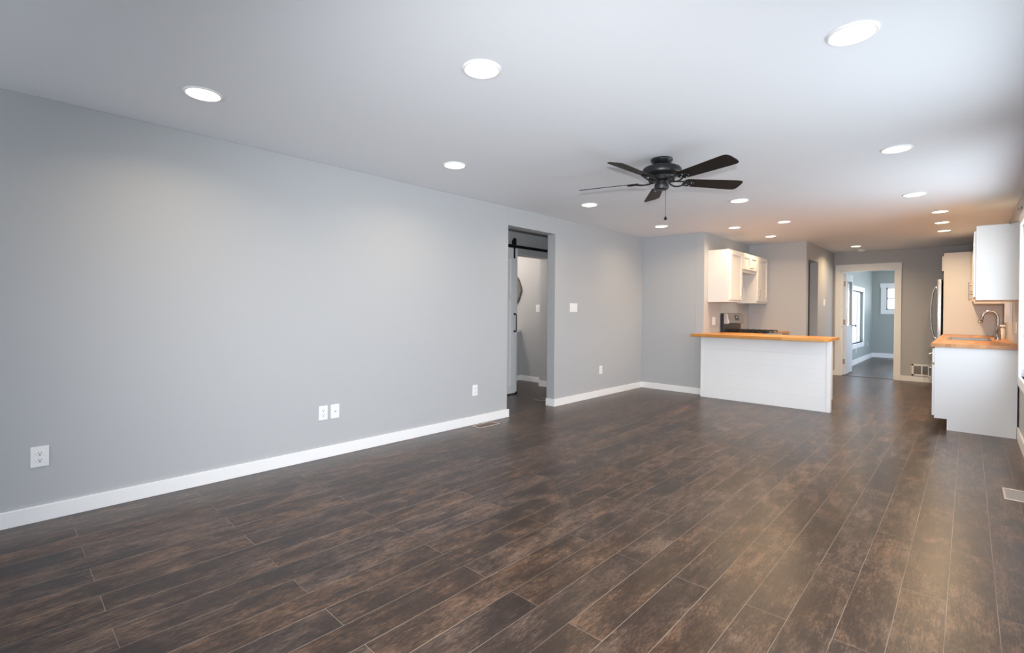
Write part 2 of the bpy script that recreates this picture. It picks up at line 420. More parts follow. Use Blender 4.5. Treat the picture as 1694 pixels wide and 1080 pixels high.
struct('trim_2', B(((DX0, Y3+0.03, 0), (DX1, Y3+0.075, 0.007)), bevel=0.003), ventd_m, 'dark threshold strip across the far doorway', 'threshold')

# far doorway casing and door
d1 = sempty('door_1', 'white far doorway with wide flat casing and a half-glass door standing open', 'door', ((DX0+DX1)/2, Y3, 0))
obj('casing', B(((DX0-0.09, Y3-0.02, 0), (DX0, Y3, DH)), ((DX1, Y3-0.02, 0), (DX1+0.088, Y3, DH)),
                ((DX0-0.09, Y3-0.024, DH), (DX1+0.092, Y3, DH+0.117)), bevel=0.002), trim_m, d1)
obj('jamb', B(((DX0, Y3-0.005, 0), (DX0+0.018, Y3+T, DH)), ((DX1-0.018, Y3-0.005, 0), (DX1, Y3+T, DH)), ((DX0, Y3-0.005, DH-0.018), (DX1, Y3+T, DH)),
              ((DX0+0.018, Y3+0.05, 0), (DX0+0.03, Y3+0.085, DH-0.018))), trim_m, d1)
lx0, lx1, ly0, ly1 = DX0+0.024, DX0+0.068, Y3+T+0.003, Y3+T+0.80
zt = 2.04
leaf = obj('door_leaf', B(((lx0, ly0, 0.012), (lx1, ly1, 0.98)), ((lx0, ly0, 0.98), (lx1, ly0+0.13, zt)), ((lx0, ly1-0.13, 0.98), (lx1, ly1, zt)),
                          ((lx0, ly0+0.13, zt-0.14), (lx1, ly1-0.13, zt)), bevel=0.002), door_m, d1)
obj('pane', B(((lx0+0.018, ly0+0.13, 0.98), (lx0+0.024, ly1-0.13, zt-0.14))), glass_m, leaf)
obj('glazing_bead', B(((lx1-0.004, ly0+0.12, 0.965), (lx1+0.006, ly1-0.12, 0.985)), ((lx1-0.004, ly0+0.12, zt-0.15), (lx1+0.006, ly1-0.12, zt-0.13)),
                      ((lx1-0.004, ly0+0.12, 0.985), (lx1+0.006, ly0+0.14, zt-0.15)), ((lx1-0.004, ly1-0.14, 0.985), (lx1+0.006, ly1-0.12, zt-0.15))), door_m, leaf)
kb = bmesh.new(); cyl(kb, (lx1, ly1-0.06, 0.98), (lx1+0.05, ly1-0.06, 0.98), 0.011); bmesh.ops.create_uvsphere(kb, u_segments=16, v_segments=10, radius=0.027, matrix=Matrix.Translation((lx1+0.058, ly1-0.06, 0.98)) @ Matrix.Diagonal((0.8, 1, 1, 1)))
cyl(kb, (lx1, ly1-0.06, 0.98), (lx1+0.007, ly1-0.06, 0.98), 0.03)
obj('door_knob', kb, steel_m, leaf, smooth=True)
for z in (0.27, 1.06, 1.83):
    obj('hinge', B(((DX0+0.018, Y3+0.085, z-0.05), (DX0+0.022, Y3+T, z+0.05)), ((lx0, ly0-0.0035, z-0.05), (lx1-0.006, ly0-0.0002, z+0.05)), bevel=0.001), hinge_m, d1)
obj('strike_hole', B(((DX0+0.0175, Y3+0.02, 0.955), (DX0+0.0188, Y3+0.045, 0.985))), slot_m, d1)

# ------------------------------------------------------------------ windows
def window_x(name, xw, sgn, w, label, cas=0.09, mull=(), rails=(), sill=True):
    """window in a wall whose room face is x = xw; sgn = direction pointing into the room"""
    y0, y1, z0, z1 = w; t = 0.02*sgn
    r = sempty(name, label, 'window', (xw, (y0+y1)/2, z0))
    obj('window_casing', B(((xw, y0-cas, z0-cas), (xw+t, y0, z1+cas)), ((xw, y1, z0-cas), (xw+t, y1+cas, z1+cas)),
        ((xw, y0, z1), (xw+t*1.2, y1, z1+cas)), ((xw, y0, z0-cas), (xw+t, y1, z0)), bevel=0.002), trim_m, r)
    o = -sgn*0.06; f = 0.035; th = -sgn*0.045
    xs = xw+o
    boxes = [((xs, y0, z0), (xs+th, y0+f, z1)), ((xs, y1-f, z0), (xs+th, y1, z1)), ((xs, y0, z0), (xs+th, y1, z0+f)), ((xs, y0, z1-f), (xs+th, y1, z1))]
    for m in mull: boxes.append(((xs, m-0.025, z0), (xs+th, m+0.025, z1)))
    for m in rails: boxes.append(((xs, y0, m-0.02), (xs+th, y1, m+0.02)))
    obj('window_frame', B(*boxes, bevel=0.002), trim_m, r)
    obj('reveal', B(((xw-0.001*sgn, y0-0.001, z0-0.012), (xs, y1+0.001, z0)), ((xw, y0-0.012, z0), (xs, y0, z1)), ((xw, y1, z0), (xs, y1+0.012, z1)), ((xw, y0, z1), (xs, y1, z1+0.012))), trim_m, r)
    obj('pane', B(((xs+th*0.45, y0+f/2, z0+f/2), (xs+th*0.6, y1-f/2, z1-f/2))), glass_m, r)
    if sill: obj('sill', B(((xw, y0-0.0, z0-0.02), (xw+0.035*sgn, y1, z0)), bevel=0.003), trim_m, r)
    return r
window_x('window_1', XR, -1, WR1, 'tall white-trimmed window in the right wall beside the sink run, cut by the frame', mull=(5.76,), sill=False)
window_x('added_window_2', XR, -1, WR2, 'unseen window added for daylight in the right wall beside the camera', mull=(2.95,), sill=False)
window_x('window_3', -2.0, 1, WF, 'tall bright window in the left wall of the far room', cas=0.11, mull=(14.93,), sill=False)
window_x('added_window_6', XR, -1, WH, 'wide window in the right wall of the far room, out of view and added to brighten it', mull=(13.8, 15.0), sill=False)
def window_y(name, yw, sgn, w, label, cas=0.12, mull=(), rails=()):
    x0, x1, z0, z1 = w; t = 0.02*sgn
    r = sempty(name, label, 'window', ((x0+x1)/2, yw, z0))
    obj('window_casing', B(((x0-cas, yw, z0-cas), (x0, yw+t, z1)), ((x1, yw, z0-cas), (x1+cas, yw+t, z1)),
        ((x0-cas-0.02, yw, z1), (x1+cas+0.02, yw+t*1.3, z1+cas)), ((x0, yw, z0-cas), (x1, yw+t, z0)), bevel=0.002), trim_m, r)
    ys = yw-0.06*sgn; th = -0.045*sgn; f = 0.035
    boxes = [((x0, ys, z0), (x0+f, ys+th, z1)), ((x1-f, ys, z0), (x1, ys+th, z1)), ((x0, ys, z0), (x1, ys+th, z0+f)), ((x0, ys, z1-f), (x1, ys+th, z1))]
    for m in mull: boxes.append(((m-0.025, ys, z0), (m+0.025, ys+th, z1)))
    for m in rails: boxes.append(((x0, ys, m-0.018), (x1, ys+th, m+0.018)))
    obj('window_frame', B(*boxes, bevel=0.002), trim_m, r)
    obj('reveal', B(((x0, yw, z0-0.012), (x1, ys, z0)), ((x0-0.012, yw, z0), (x0, ys, z1)), ((x1, yw, z0), (x1+0.012, ys, z1)), ((x0, yw, z1), (x1, ys, z1+0.012))), trim_m, r)
    obj('pane', B(((x0+f/2, ys+th*0.45, z0+f/2), (x1-f/2, ys+th*0.6, z1-f/2))), glass_m, r)
    return r
window_y('window_4', YF, -1, WG, 'small two-sash window in the end wall of the far room', rails=(1.665,))
window_y('added_window_5', YB, 1, WB, 'unseen window added for daylight in the wall behind the camera', mull=(-2.3,))

# ------------------------------------------------------------------ recessed lights
LIGHTS = [
 (-3.146, 0.810, 'L', 'recessed round light nearest the left edge, lighting the long grey wall'),
 (-1.780, 1.666, 'L', 'recessed round light at the upper middle, between the leftmost light and the biggest one'),
 (-0.375, 2.519, 'L', 'biggest recessed round light, at the upper right'),
 (-3.123, 2.623, 'L', 'recessed round light near the grey wall, left of the fan and before the opening'),
 (-0.395, 4.500, 'L', 'recessed round light right of the fan, next behind the biggest one'),
 (-3.138, 4.614, 'L', 'recessed round light just below the left fan blade'),
 (-1.808, 5.485, 'L', 'recessed round light just below the right fan blades'),
 (-3.163, 6.432, 'L', 'recessed round light below the fan, by the room corner'),
 (-0.412, 6.338, 'L', 'recessed round light in the right row, just before the sink cabinets'),
 (-2.429, 7.182, 'K', 'small recessed light in front of the wall end above the peninsula'),
 (-1.788, 7.141, 'R', 'small recessed light above the free end of the peninsula'),
 (-2.281, 8.367, 'K', 'recessed light in front of the range wall cabinets'),
 (-0.256, 7.577, 'R', 'recessed light by the wall cabinets, nearest of the three in a row'),
 (-0.265, 8.494, 'R', 'recessed light by the wall cabinets, middle of the three in a row'),
 (-0.267, 9.343, 'R', 'recessed light by the wall cabinets, farthest of the three in a row'),
 (-1.481, 10.56, 'R', 'recessed light closest to the far doorway, beside the smoke detector'),
]
x, y, kd, lab = LIGHTS[0]
def make_light(x, y, sc, lab, e, colr=(1.0, 0.74, 0.46)):
    r = thing('recessed_light', lab, 'ceiling light', (x, y, H), 'recessed lights in the ceiling')
    bm = bmesh.new(); lathe(bm, [(0.080*sc, -0.0015), (0.083*sc, -0.0075), (0.088*sc, -0.009), (0.093*sc, -0.007), (0.097*sc, 0.0), (0.080*sc, 0.0), (0.080*sc, -0.0015)], 48, (x, y, H))
    obj('trim_ring', bm, trim_m, r, smooth=True)
    bm = bmesh.new(); lathe(bm, [(0.0, -0.0045), (0.04*sc, -0.0043), (0.0805*sc, -0.002), (0.0805*sc, 0)], 48, (x, y, H))
    obj('lens', bm, led_m, r, label='glowing warm white lens', smooth=True)
    l_ = light('downlight_beam', 'AREA', (0, 0, -0.012), e, colr, parent=r, shape='DISK', size=0.15*sc)
    l_.data.spread = math.radians(150)
    return r
proto = {'L': make_light(x, y, 1.0, lab, 4.5)}
for (x, y, kd, lab) in LIGHTS[1:]:
    if kd in proto: dup(proto[kd], (x, y, H), lab)
    else: proto[kd] = make_light(x, y, 0.86, lab, 7.0 if kd == 'K' else 13.0, (1.0, 0.70, 0.40))

# warm point light inside the washroom, out of sight
light('washroom_lamp', 'POINT', (-6.2, 5.5, 2.2), 30, (1.0, 0.86, 0.72), shadow_soft_size=0.12)

# smoke detector
t = thing('smoke_detector', 'small white smoke detector on the ceiling before the far doorway', 'smoke detector', (-1.488, 11.24, H))
bm = bmesh.new(); lathe(bm, [(0, -0.034), (0.035, -0.034), (0.055, -0.028), (0.063, -0.014), (0.065, 0), (0, 0)], 32, (-1.488, 11.24, H)); obj('body', bm, plate_m, t, smooth=True)
bm = bmesh.new(); lathe(bm, [(0.0, -0.0385), (0.018, -0.0385), (0.02, -0.033), (0, -0.033)], 24, (-1.488, 11.24, H)); obj('test_button', bm, plate_m, t, smooth=True)

# ------------------------------------------------------------------ ceiling fan
FX, FY = -1.775, 3.605
fan = thing('ceiling_fan', 'black five-blade ceiling fan with a pull chain, mounted close to the ceiling', 'ceiling fan', (FX, FY, H))
c = (FX, FY, 0)
bm = bmesh.new(); lathe(bm, [(0, 2.44), (0.082, 2.44), (0.085, 2.432), (0.080, 2.420), (0.062, 2.402), (0.050, 2.388), (0.050, 2.376), (0, 2.376)], 48, c)
obj('canopy', bm, black_m, fan, smooth=True)
bm = bmesh.new(); lathe(bm, [(0, 2.385), (0.06, 2.385), (0.075, 2.380), (0.118, 2.376), (0.140, 2.367), (0.150, 2.352), (0.152, 2.335), (0.150, 2.318), (0.144, 2.311), (0.130, 2.305), (0.105, 2.298), (0.098, 2.285), (0.090, 2.268), (0.060, 2.262), (0, 2.262)], 56, c)
mo = obj('motor_housing', bm, black_m, fan, smooth=True)
bm = bmesh.new()
for k in range(30):
    a = 2*pi*k/30
    r_ = bmesh.ops.create_cube(bm, size=1, matrix=Matrix.Translation((FX+0.092*cos(a), FY+0.092*sin(a), 2.276)) @ Matrix.Rotation(a, 4, 'Z') @ Matrix.Diagonal((0.014, 0.006, 0.016, 1)))
obj('cooling_fins', bm, iron_m, mo)
bm = bmesh.new(); lathe(bm, [(0, 2.268), (0.036, 2.268), (0.036, 2.246), (0.050, 2.243), (0.054, 2.238), (0.054, 2.212), (0.050, 2.202), (0.035, 2.197), (0, 2.196)], 40, c)
cup = obj('switch_housing', bm, black_m, fan, smooth=True)
for k in range(4):
    a = 2*pi*k/4-0.9
    bm = bmesh.new(); bmesh.ops.create_uvsphere(bm, u_segments=10, v_segments=6, radius=0.0042, matrix=Matrix.Translation((FX+0.0545*cos(a), FY+0.0545*sin(a), 2.221)))
    obj('screw', bm, steel_m, cup, label='tiny bright steel screw', smooth=True)
bm = bmesh.new(); px_, py_ = FX+0.026, FY+0.020
cyl(bm, (px_, py_, 2.205), (px_, py_, 1.985), 0.0013, n=8)
k = 0; z = 2.195
while z > 1.985:
    bmesh.ops.create_icosphere(bm, subdivisions=1, radius=0.0023, matrix=Matrix.Translation((px_, py_, z))); z -= 0.0075
ch = obj('pull_chain', bm, iron_m, fan)
bm = bmesh.new(); bmesh.ops.create_uvsphere(bm, u_segments=18, v_segments=12, radius=0.0125, matrix=Matrix.Translation((px_, py_, 1.972))); cyl(bm, (px_, py_, 1.98), (px_, py_, 1.99), 0.004, n=12)
obj('chain_knob', bm, iron_m, ch, smooth=True)

def blade_outline():
    pts = []
    r0, r1, w0, w1 = 0.185, 0.668, 0.052, 0.069
    pts += [(r0, -w0*0.7), (r0+0.02, -w0)]
    pts += [(r1-0.065, -w1)]
    for k in range(7):
        a = -pi/2+k*(pi/2)/6
        pts.append((r1-0.028+0.028*cos(a), -w1+0.040+0.040*sin(a)) if True else None)
    for k in range(7):
        a = k*(pi/2)/6
        pts.append((r1-0.028+0.028*cos(a), w1-0.040+0.040*sin(a)))
    pts += [(r1-0.065, w1), (r0+0.02, w0), (r0, w0*0.7)]
    out = []
    for p in pts:
        if not out or (abs(p[0]-out[-1][0])+abs(p[1]-out[-1][1])) > 1e-4: out.append(p)
    return out
PH0 = -0.353
TH = math.radians(-14.5)
for i in range(5):
    a = PH0+i*2*pi/5
    X = Matrix.Translation((FX, FY, 2.264)) @ Matrix.Rotation(a, 4, 'Z') @ Matrix.Rotation(TH, 4, 'X')
    bm = bmesh.new(); prism(bm, blade_outline(), -0.001, 0.005)
    bmesh.ops.bevel(bm, geom=[e for e in bm.edges], offset=0.0012, segments=1, affect='EDGES')
    bmesh.ops.transform(bm, matrix=X, verts=bm.verts)
    bl = obj('blade', bm, blade_m, fan)
    # blade iron: two curling arms and an oval pierced plate under the blade
    bm = bmesh.new()
    for s_ in (-1, 1):
        pts = []
        for k in range(9):
            u = k/8
            pts.append((0.068+0.135*u, s_*(0.008+0.026*sin(pi*u)**0.8+0.012*u), -0.004-0.010*sin(pi*u)))
        tube(bm, pts, [0.006]*9, 8)
    ring = [(0.225+0.042*cos(t_), 0.034*sin(t_), -0.006) for t_ in [2*pi*k/20 for k in range(21)]]
    tube(bm, ring, 0.0055, 8, caps=False)
    tube(bm, [(0.19, 0, -0.005), (0.225, 0, -0.006), (0.262, 0, -0.005)], 0.007, 8)
    for q in ((0.205, 0.0), (0.238, 0.024), (0.238, -0.024)):
        cyl(bm, (q[0], q[1], -0.012), (q[0], q[1], 0.0), 0.009, n=14)
    bmesh.ops.transform(bm, matrix=X, verts=bm.verts)
    ir = obj('blade_bracket', bm, black_m, fan, smooth=True)
    for q in ((0.205, 0.0), (0.238, 0.024), (0.238, -0.024)):
        bm = bmesh.new(); bmesh.ops.create_uvsphere(bm, u_segments=10, v_segments=6, radius=0.0055, matrix=Matrix.Translation((q[0], q[1], -0.0125)))
        bmesh.ops.transform(bm, matrix=X, verts=bm.verts)
        obj('screw', bm, steel_m, ir, smooth=True)

# ------------------------------------------------------------------ plates on walls
def frame_xyz(o, ax):
    """(a, b, n) local -> world. a along the wall, b up, n out of the wall"""
    ox, oy, oz = o
    return {'L': lambda a, b, n: (ox+n, oy+a, oz+b),      # wall facing +x
            'R': lambda a, b, n: (ox-n, oy-a, oz+b),      # wall facing -x
            'F': lambda a, b, n: (ox+a, oy-n, oz+b)}[ax]  # wall facing -y
def plate(name, o, ax, w, h, label, cat, kind, group=None):
    P = frame_xyz(o, ax)
    t = thing(name, label, cat, o, group)
    pl = obj('cover_plate', B((P(-w/2, -h/2, 0), P(w/2, h/2, 0.006)), bevel=0.0035), plate_m, t)
    def disc(a, b, r, d0, d1, n=20): bm_ = bmesh.new(); return cyl(bm_, P(a, b, d0), P(a, b, d1), r, n=n)
    if kind in ('duplex',):
        for s_ in (1, -1):
            cb = s_*0.0195
            bm = bmesh.new(); bx(bm, P(-0.0165, cb-0.0105, 0.004), P(0.0165, cb+0.0105, 0.0085), 0.003)
            for q in (1, -1): cyl(bm, P(q*0.006, cb, 0.004), P(q*0.006, cb, 0.0083), 0.0125, n=24)
            rc = obj('receptacle', bm, plate_m, t)
            bm = bmesh.new()
            bx(bm, P(-0.0080, cb+0.000, 0.0082), P(-0.0055, cb+0.0085, 0.0089)); bx(bm, P(0.0055, cb+0.001, 0.0082), P(0.0080, cb+0.0075, 0.0089))
            cyl(bm, P(0, cb-0.006, 0.0082), P(0, cb-0.006, 0.0089), 0.0033, n=14)
            obj('slots', bm, slot_m, rc, label='dark plug slots')
            bm = bmesh.new()
            for k in range(24):
                a0, a1 = 2*pi*k/24, 2*pi*(k+1)/24
            tube(bm, [P(0.0185*cos(2*pi*k/28), cb+0.0128*sin(2*pi*k/28), 0.0063) for k in range(29)], 0.0006, 6, caps=False)
            obj('outline', bm, ventg_m, rc)
        obj('screw', disc(0, 0, 0.0028, 0.005, 0.0076, 12), plate_m, t)
    elif kind == 'coax':
        bm = disc(0, 0, 0.0055, 0.005, 0.010, 6); cyl(bm, P(0, 0, 0.01), P(0, 0, 0.018), 0.0044, n=16)
        obj('connector', bm, steel_m, t, label='round metal coax connector')
        obj('screw', disc(0, 0.04, 0.0028, 0.005, 0.0075, 12), plate_m, t)
    elif kind == 'decora':
        for s_ in (1, -1):
            cb = s_*0.021
            rc = obj('receptacle', B((P(-0.0165, cb-0.013, 0.005), P(0.0165, cb+0.013, 0.0085)), bevel=0.001), plate_m, t)
            bm = bmesh.new(); bx(bm, P(-0.0080, cb+0.000, 0.0083), P(-0.0055, cb+0.0085, 0.0089)); bx(bm, P(0.0055, cb+0.001, 0.0083), P(0.0080, cb+0.0075, 0.0089))
            cyl(bm, P(0, cb-0.006, 0.0083), P(0, cb-0.006, 0.0089), 0.003, n=14)
            obj('slots', bm, slot_m, rc)
    elif kind.startswith('rocker'):
        n_ = int(kind[-1])
        for k in range(n_):
            a = (k-(n_-1)/2)*0.046
            obj('rocker', B((P(a-0.0165, -0.033, 0.005), P(a+0.0165, 0.033, 0.0095)), bevel=0.002), plate_m, t)
    elif kind == 'indicator':
        for a in (-0.022, 0.024):
            rk = obj('rocker', B((P(a-0.0165, -0.033, 0.005), P(a+0.0165, 0.033, 0.0095)), bevel=0.002), plate_m, t)
            if a > 0:
                for b in (0.013, -0.013): obj('indicator_light', B((P(a-0.006, b-0.006, 0.009), P(a+0.006, b+0.006, 0.0105))), blue_m, rk, label='small blue glowing dot')
    elif kind == 'blank':
        pass
    return t
plate('wall_outlet', (XL, 0.1945, 0.3735), 'L', 0.078, 0.117, 'white duplex outlet nearest the left edge, alone on the long grey wall', 'outlet', 'duplex', 'wall outlets')
plate('wall_outlet', (XL, 1.887, 0.375), 'L', 0.076, 0.117, 'white duplex outlet left of the coax plate on the long grey wall', 'outlet', 'duplex', 'wall outlets')
plate('coax_plate', (XL, 1.990, 0.375), 'L', 0.076, 0.117, 'white plate with a single metal coax connector beside an outlet', 'coax plate', 'coax')
plate('wall_outlet', (XL, 3.592, 0.368), 'L', 0.074, 0.117, 'white rectangular-face outlet just left of the wall opening', 'outlet', 'decora', 'wall outlets')
plate('light_switch', (XL, 5.387, 1.283), 'L', 0.170, 0.119, 'white multi-gang switch plate right of the wall opening', 'light switch', 'rocker3')
plate('wall_outlet', (XL, 6.070, 0.385), 'L', 0.078, 0.120, 'white outlet low on the wall between the opening and the room corner', 'outlet', 'decora', 'wall outlets')
plate('wall_outlet', (X2, 7.672, 1.10), 'L', 0.118, 0.122, 'white double plate above the counter, left of the range', 'outlet', 'decora', 'wall outlets')
plate('light_switch', (X3, 10.665, 1.435), 'L', 0.118, 0.125, 'white switch plate beside the narrow kitchen opening', 'light switch', 'rocker2')
plate('light_switch', (-5.40, YW, 1.278), 'F', 0.125, 0.125, 'white washroom switch plate with two blue lights', 'light switch', 'indicator')
plate('wall_outlet', (XR, 7.44, 1.10), 'R', 0.16, 0.117, 'white outlet on the right wall above the sink counter', 'outlet', 'decora', 'wall outlets')
plate('light_switch', (XR, 6.955, 1.29), 'R', 0.075, 0.16, 'white switch plate on the right wall between window and cabinet', 'light switch', 'rocker1')
plate('wall_outlet', (-2.0, 14.43, 0.33), 'L', 0.075, 0.117, 'white outlet under the tall far-room window', 'outlet', 'decora', 'wall outlets')
plate('wall_outlet', (-2.0, 16.33, 0.40), 'L', 0.075, 0.117, 'white outlet in the far room between window and corner', 'outlet', 'decora', 'wall outlets')

# ------------------------------------------------------------------ floor registers, wall grille
def register(x0, x1, y0, y1, label, loc_m, along='y'):
    t = thing('floor_vent', label, 'floor vent', ((x0+x1)/2, (y0+y1)/2, 0), 'floor vents')
    b_ = 0.012 if along == 'y' else 0.02
    fr = obj('frame', B(((x0, y0, 0), (x0+b_, y1, 0.005)), ((x1-b_, y0, 0), (x1, y1, 0.005)), ((x0+b_, y0, 0), (x1-b_, y0+b_, 0.005)), ((x0+b_, y1-b_, 0), (x1-b_, y1, 0.005)), bevel=0.0015), vent_m, t)
    bm = bmesh.new()
    n_ = 16
    for k in range(n_):
        yy = y0+b_+(y1-y0-2*b_)*(k+0.5)/n_
        r_ = bmesh.ops.create_cube(bm, size=1, matrix=Matrix.Translation(((x0+x1)/2, yy, 0.0026)) @ Matrix.Rotation(0.35, 4, 'X') @ Matrix.Diagonal((x1-x0-2*b_, 0.0085, 0.0014, 1)))
    bx(bm, ((x0+x1)/2-0.003, y0+b_, 0.002), ((x0+x1)/2+0.003, y1-b_, 0.0045))
    obj('louvers', bm, loc_m, t)
    obj('duct_opening', B(((x0+b_, y0+b_, 0.0002), (x1-b_, y1-b_, 0.0008))), slot_m, t)
    return t
register(-3.860, -3.722, 3.505, 3.800, 'brown floor vent with pale rim beside the left baseboard', ventd_m)
register(0.186, 0.306, 4.668, 4.955, 'metal floor vent with a pale rim at the right edge of the floor', ventg_m)
register(-4.39, -4.24, 5.15, 5.43, 'floor vent in the hall just past the opening', ventd_m)
register(-1.60, -1.30, 16.62, 16.74, 'pale floor vent in the far room near its end wall', vent_m)
t = thing('return_grille', 'white wall return grille low beside the far doorway', 'wall vent', (-0.5, Y3, 0.21))
gx0, gx1, gz0, gz1 = -0.757, -0.176, 0.110, 0.318
fb = [((gx0, Y3-0.012, gz0), (gx1, Y3, gz0+0.028)), ((gx0, Y3-0.012, gz1-0.028), (gx1, Y3, gz1)), ((gx0, Y3-0.012, gz0), (gx0+0.032, Y3, gz1)), ((gx1-0.032, Y3-0.012, gz0), (gx1, Y3, gz1))]
for k in (1, 2, 3): fb.append(((gx0+k*0.1452-0.009, Y3-0.011, gz0+0.02), (gx0+k*0.1452+0.009, Y3, gz1-0.02)))
obj('frame', B(*fb, bevel=0.002), trim_m, t)
bm = bmesh.new()
for k in range(12):
    z = gz0+0.034+k*0.0122
    bmesh.ops.create_cube(bm, size=1, matrix=Matrix.Translation(((gx0+gx1)/2, Y3-0.005, z)) @ Matrix.Rotation(0.6, 4, 'X') @ Matrix.Diagonal((gx1-gx0-0.06, 0.010, 0.0015, 1)))
obj('louvers', bm, ventg_m, t)

# ------------------------------------------------------------------ hall: barn door, track; washroom mirror
dx0, dx1 = -4.945, -4.905
d2 = sempty('door_2', 'white two-panel sliding barn door seen through the wall opening', 'door', (dx0, 5.0, 0))
DY0, DY1, DZ0, DZ1 = 4.47, 5.352, 0.016, 2.155
sw = 0.135
obj('door_leaf', B(((dx0, DY0, DZ0), (dx1, DY0+sw, DZ1)), ((dx0, DY1-sw, DZ0), (dx1, DY1, DZ1)),
    ((dx0, DY0+sw, DZ0), (dx1, DY1-sw, 0.13)), ((dx0, DY0+sw, 1.385), (dx1, DY1-sw, 1.478)), ((dx0, DY0+sw, 1.995), (dx1, DY1-sw, DZ1)),
    ((dx0+0.004, DY0+sw-0.01, 0.1), (dx1-0.013, DY1-sw+0.01, 2.03)), bevel=0.0025), door_m, d2)
obj('hanger_strap', B(((dx1, 5.262, 2.006), (dx1+0.006, 5.296, 2.31)), ((dx1-0.002, 5.245, 2.205), (dx1+0.012, 5.312, 2.30)), bevel=0.005), iron_m, d2, label='black steel strap over the track')
bm = bmesh.new(); cyl(bm, (dx1-0.012, 5.279, 2.245), (dx1-0.001, 5.279, 2.245), 0.045, n=28); obj('hanger_wheel', bm, iron_m, d2)
bm = bmesh.new(); tube(bm, [(dx1, 5.292, 1.185), (dx1+0.035, 5.292, 1.185), (dx1+0.042, 5.292, 1.165), (dx1+0.042, 5.292, 0.948), (dx1+0.035, 5.292, 0.928), (dx1, 5.292, 0.928)], 0.008, 10)
bx(bm, (dx1, 5.275, 0.915), (dx1+0.005, 5.309, 0.945), 0.001); bx(bm, (dx1, 5.275, 1.17), (dx1+0.005, 5.309, 1.20), 0.001)
obj('door_handle', bm, iron_m, d2, label='black bow handle')
obj('floor_guide', B(((dx1, 5.325, 0.0), (dx1+0.012, 5.35, 0.035)), ((dx0-0.01, 5.325, 0.0), (dx1+0.012, 5.35, 0.008)), bevel=0.002), iron_m, d2)
t = thing('barn_door_track', 'black flat steel rail carrying the barn door', 'door track', (XB, 5.2, 2.19))
obj('rail', B(((dx1-0.028, 4.0, 2.170), (dx1-0.020, 6.3, 2.212)), bevel=0.001), iron_m, t)
for yy in (4.2, 4.85, 5.6, 6.2):
    bm = bmesh.new(); cyl(bm, (XB, yy, 2.191), (dx1-0.02, yy, 2.191), 0.011, n=12); cyl(bm, (dx1-0.022, yy, 2.191), (dx1-0.012, yy, 2.191), 0.012, n=6)
    obj('standoff', bm, iron_m, t)

# mirror: scalloped oval
mc = (-6.10, YW, 1.60)
t = thing('wall_mirror', 'dark-framed scalloped mirror on the washroom wall, half hidden by the barn door', 'mirror', mc)
def scal(rx, rz, amp):
    out = []
    for k in range(72):
        a = 2*pi*k/72
        m_ = 1-amp*abs(sin(4*a))
        out.append((rx*cos(a)*m_, rz*sin(a)*m_))
    return out
def ring_y(o_, i_, y0, y1):
    bm = bmesh.new(); n_ = len(o_)
    V = [[bm.verts.new((mc[0]+p[0], y, mc[2]+p[1])) for p in l_] for l_, y in ((o_, y0), (o_, y1), (i_, y1), (i_, y0))]
    for s_ in range(4):
        A_, B_ = V[s_], V[(s_+1) % 4]
        for k in range(n_): bm.faces.new((A_[k], A_[(k+1) % n_], B_[(k+1) % n_], B_[k]))
    return bm
obj('mirror_frame', ring_y(scal(0.315, 0.315, 0.05), scal(0.285, 0.285, 0.05), YW, YW-0.028), mframe_m, t, smooth=True)
bm = bmesh.new(); f_ = [bm.verts.new((mc[0]+p[0], YW-0.012, mc[2]+p[1])) for p in scal(0.287, 0.287, 0.05)]; bm.faces.new(f_)
r_ = bmesh.ops.extrude_face_region(bm, geom=list(bm.faces)); bmesh.ops.translate(bm, verts=[v for v in r_['geom'] if isinstance(v, bmesh.types.BMVert)], vec=(0, 0.008, 0))
obj('mirror_glass', bm, mirror_m, t)

# ------------------------------------------------------------------ kitchen pieces
def shaker(name, P, a0, a1, b0, b1, parent, m=cab_m, rail=0.057, th=0.020):
    """panel door: frame standing proud of a recessed centre; P maps (a, b, n) to world"""
    bxs = [(P(a0, b0, 0), P(a0+rail, b1, th)), (P(a1-rail, b0, 0), P(a1, b1, th)), (P(a0+rail, b0, 0), P(a1-rail, b0+rail, th)), (P(a0+rail, b1-rail, 0), P(a1-rail, b1, th)),
           (P(a0+rail-0.002, b0+rail-0.002, 0.001), P(a1-rail+0.002, b1-rail+0.002, th-0.013))]
    return obj(name, B(*bxs, bevel=0.0015), m, parent)
def pull(P, a, b, length, vertical, parent, th=0.020, m=nickel_m, out=0.032):
    bm = bmesh.new(); h = length/2
    if vertical:
        tube(bm, [P(a, b-h, th+out), P(a, b+h, th+out)], 0.006, 12)
        for s_ in (-1, 1): tube(bm, [P(a, b+s_*h*0.68, th-0.001), P(a, b+s_*h*0.68, th+out)], 0.0045, 10)
    else:
        tube(bm, [P(a-h, b, th+out), P(a+h, b, th+out)], 0.006, 12)
        for s_ in (-1, 1): tube(bm, [P(a+s_*h*0.68, b, th-0.001), P(a+s_*h*0.68, b, th+out)], 0.0045, 10)
    return obj('handle', bm, m, parent, smooth=True)

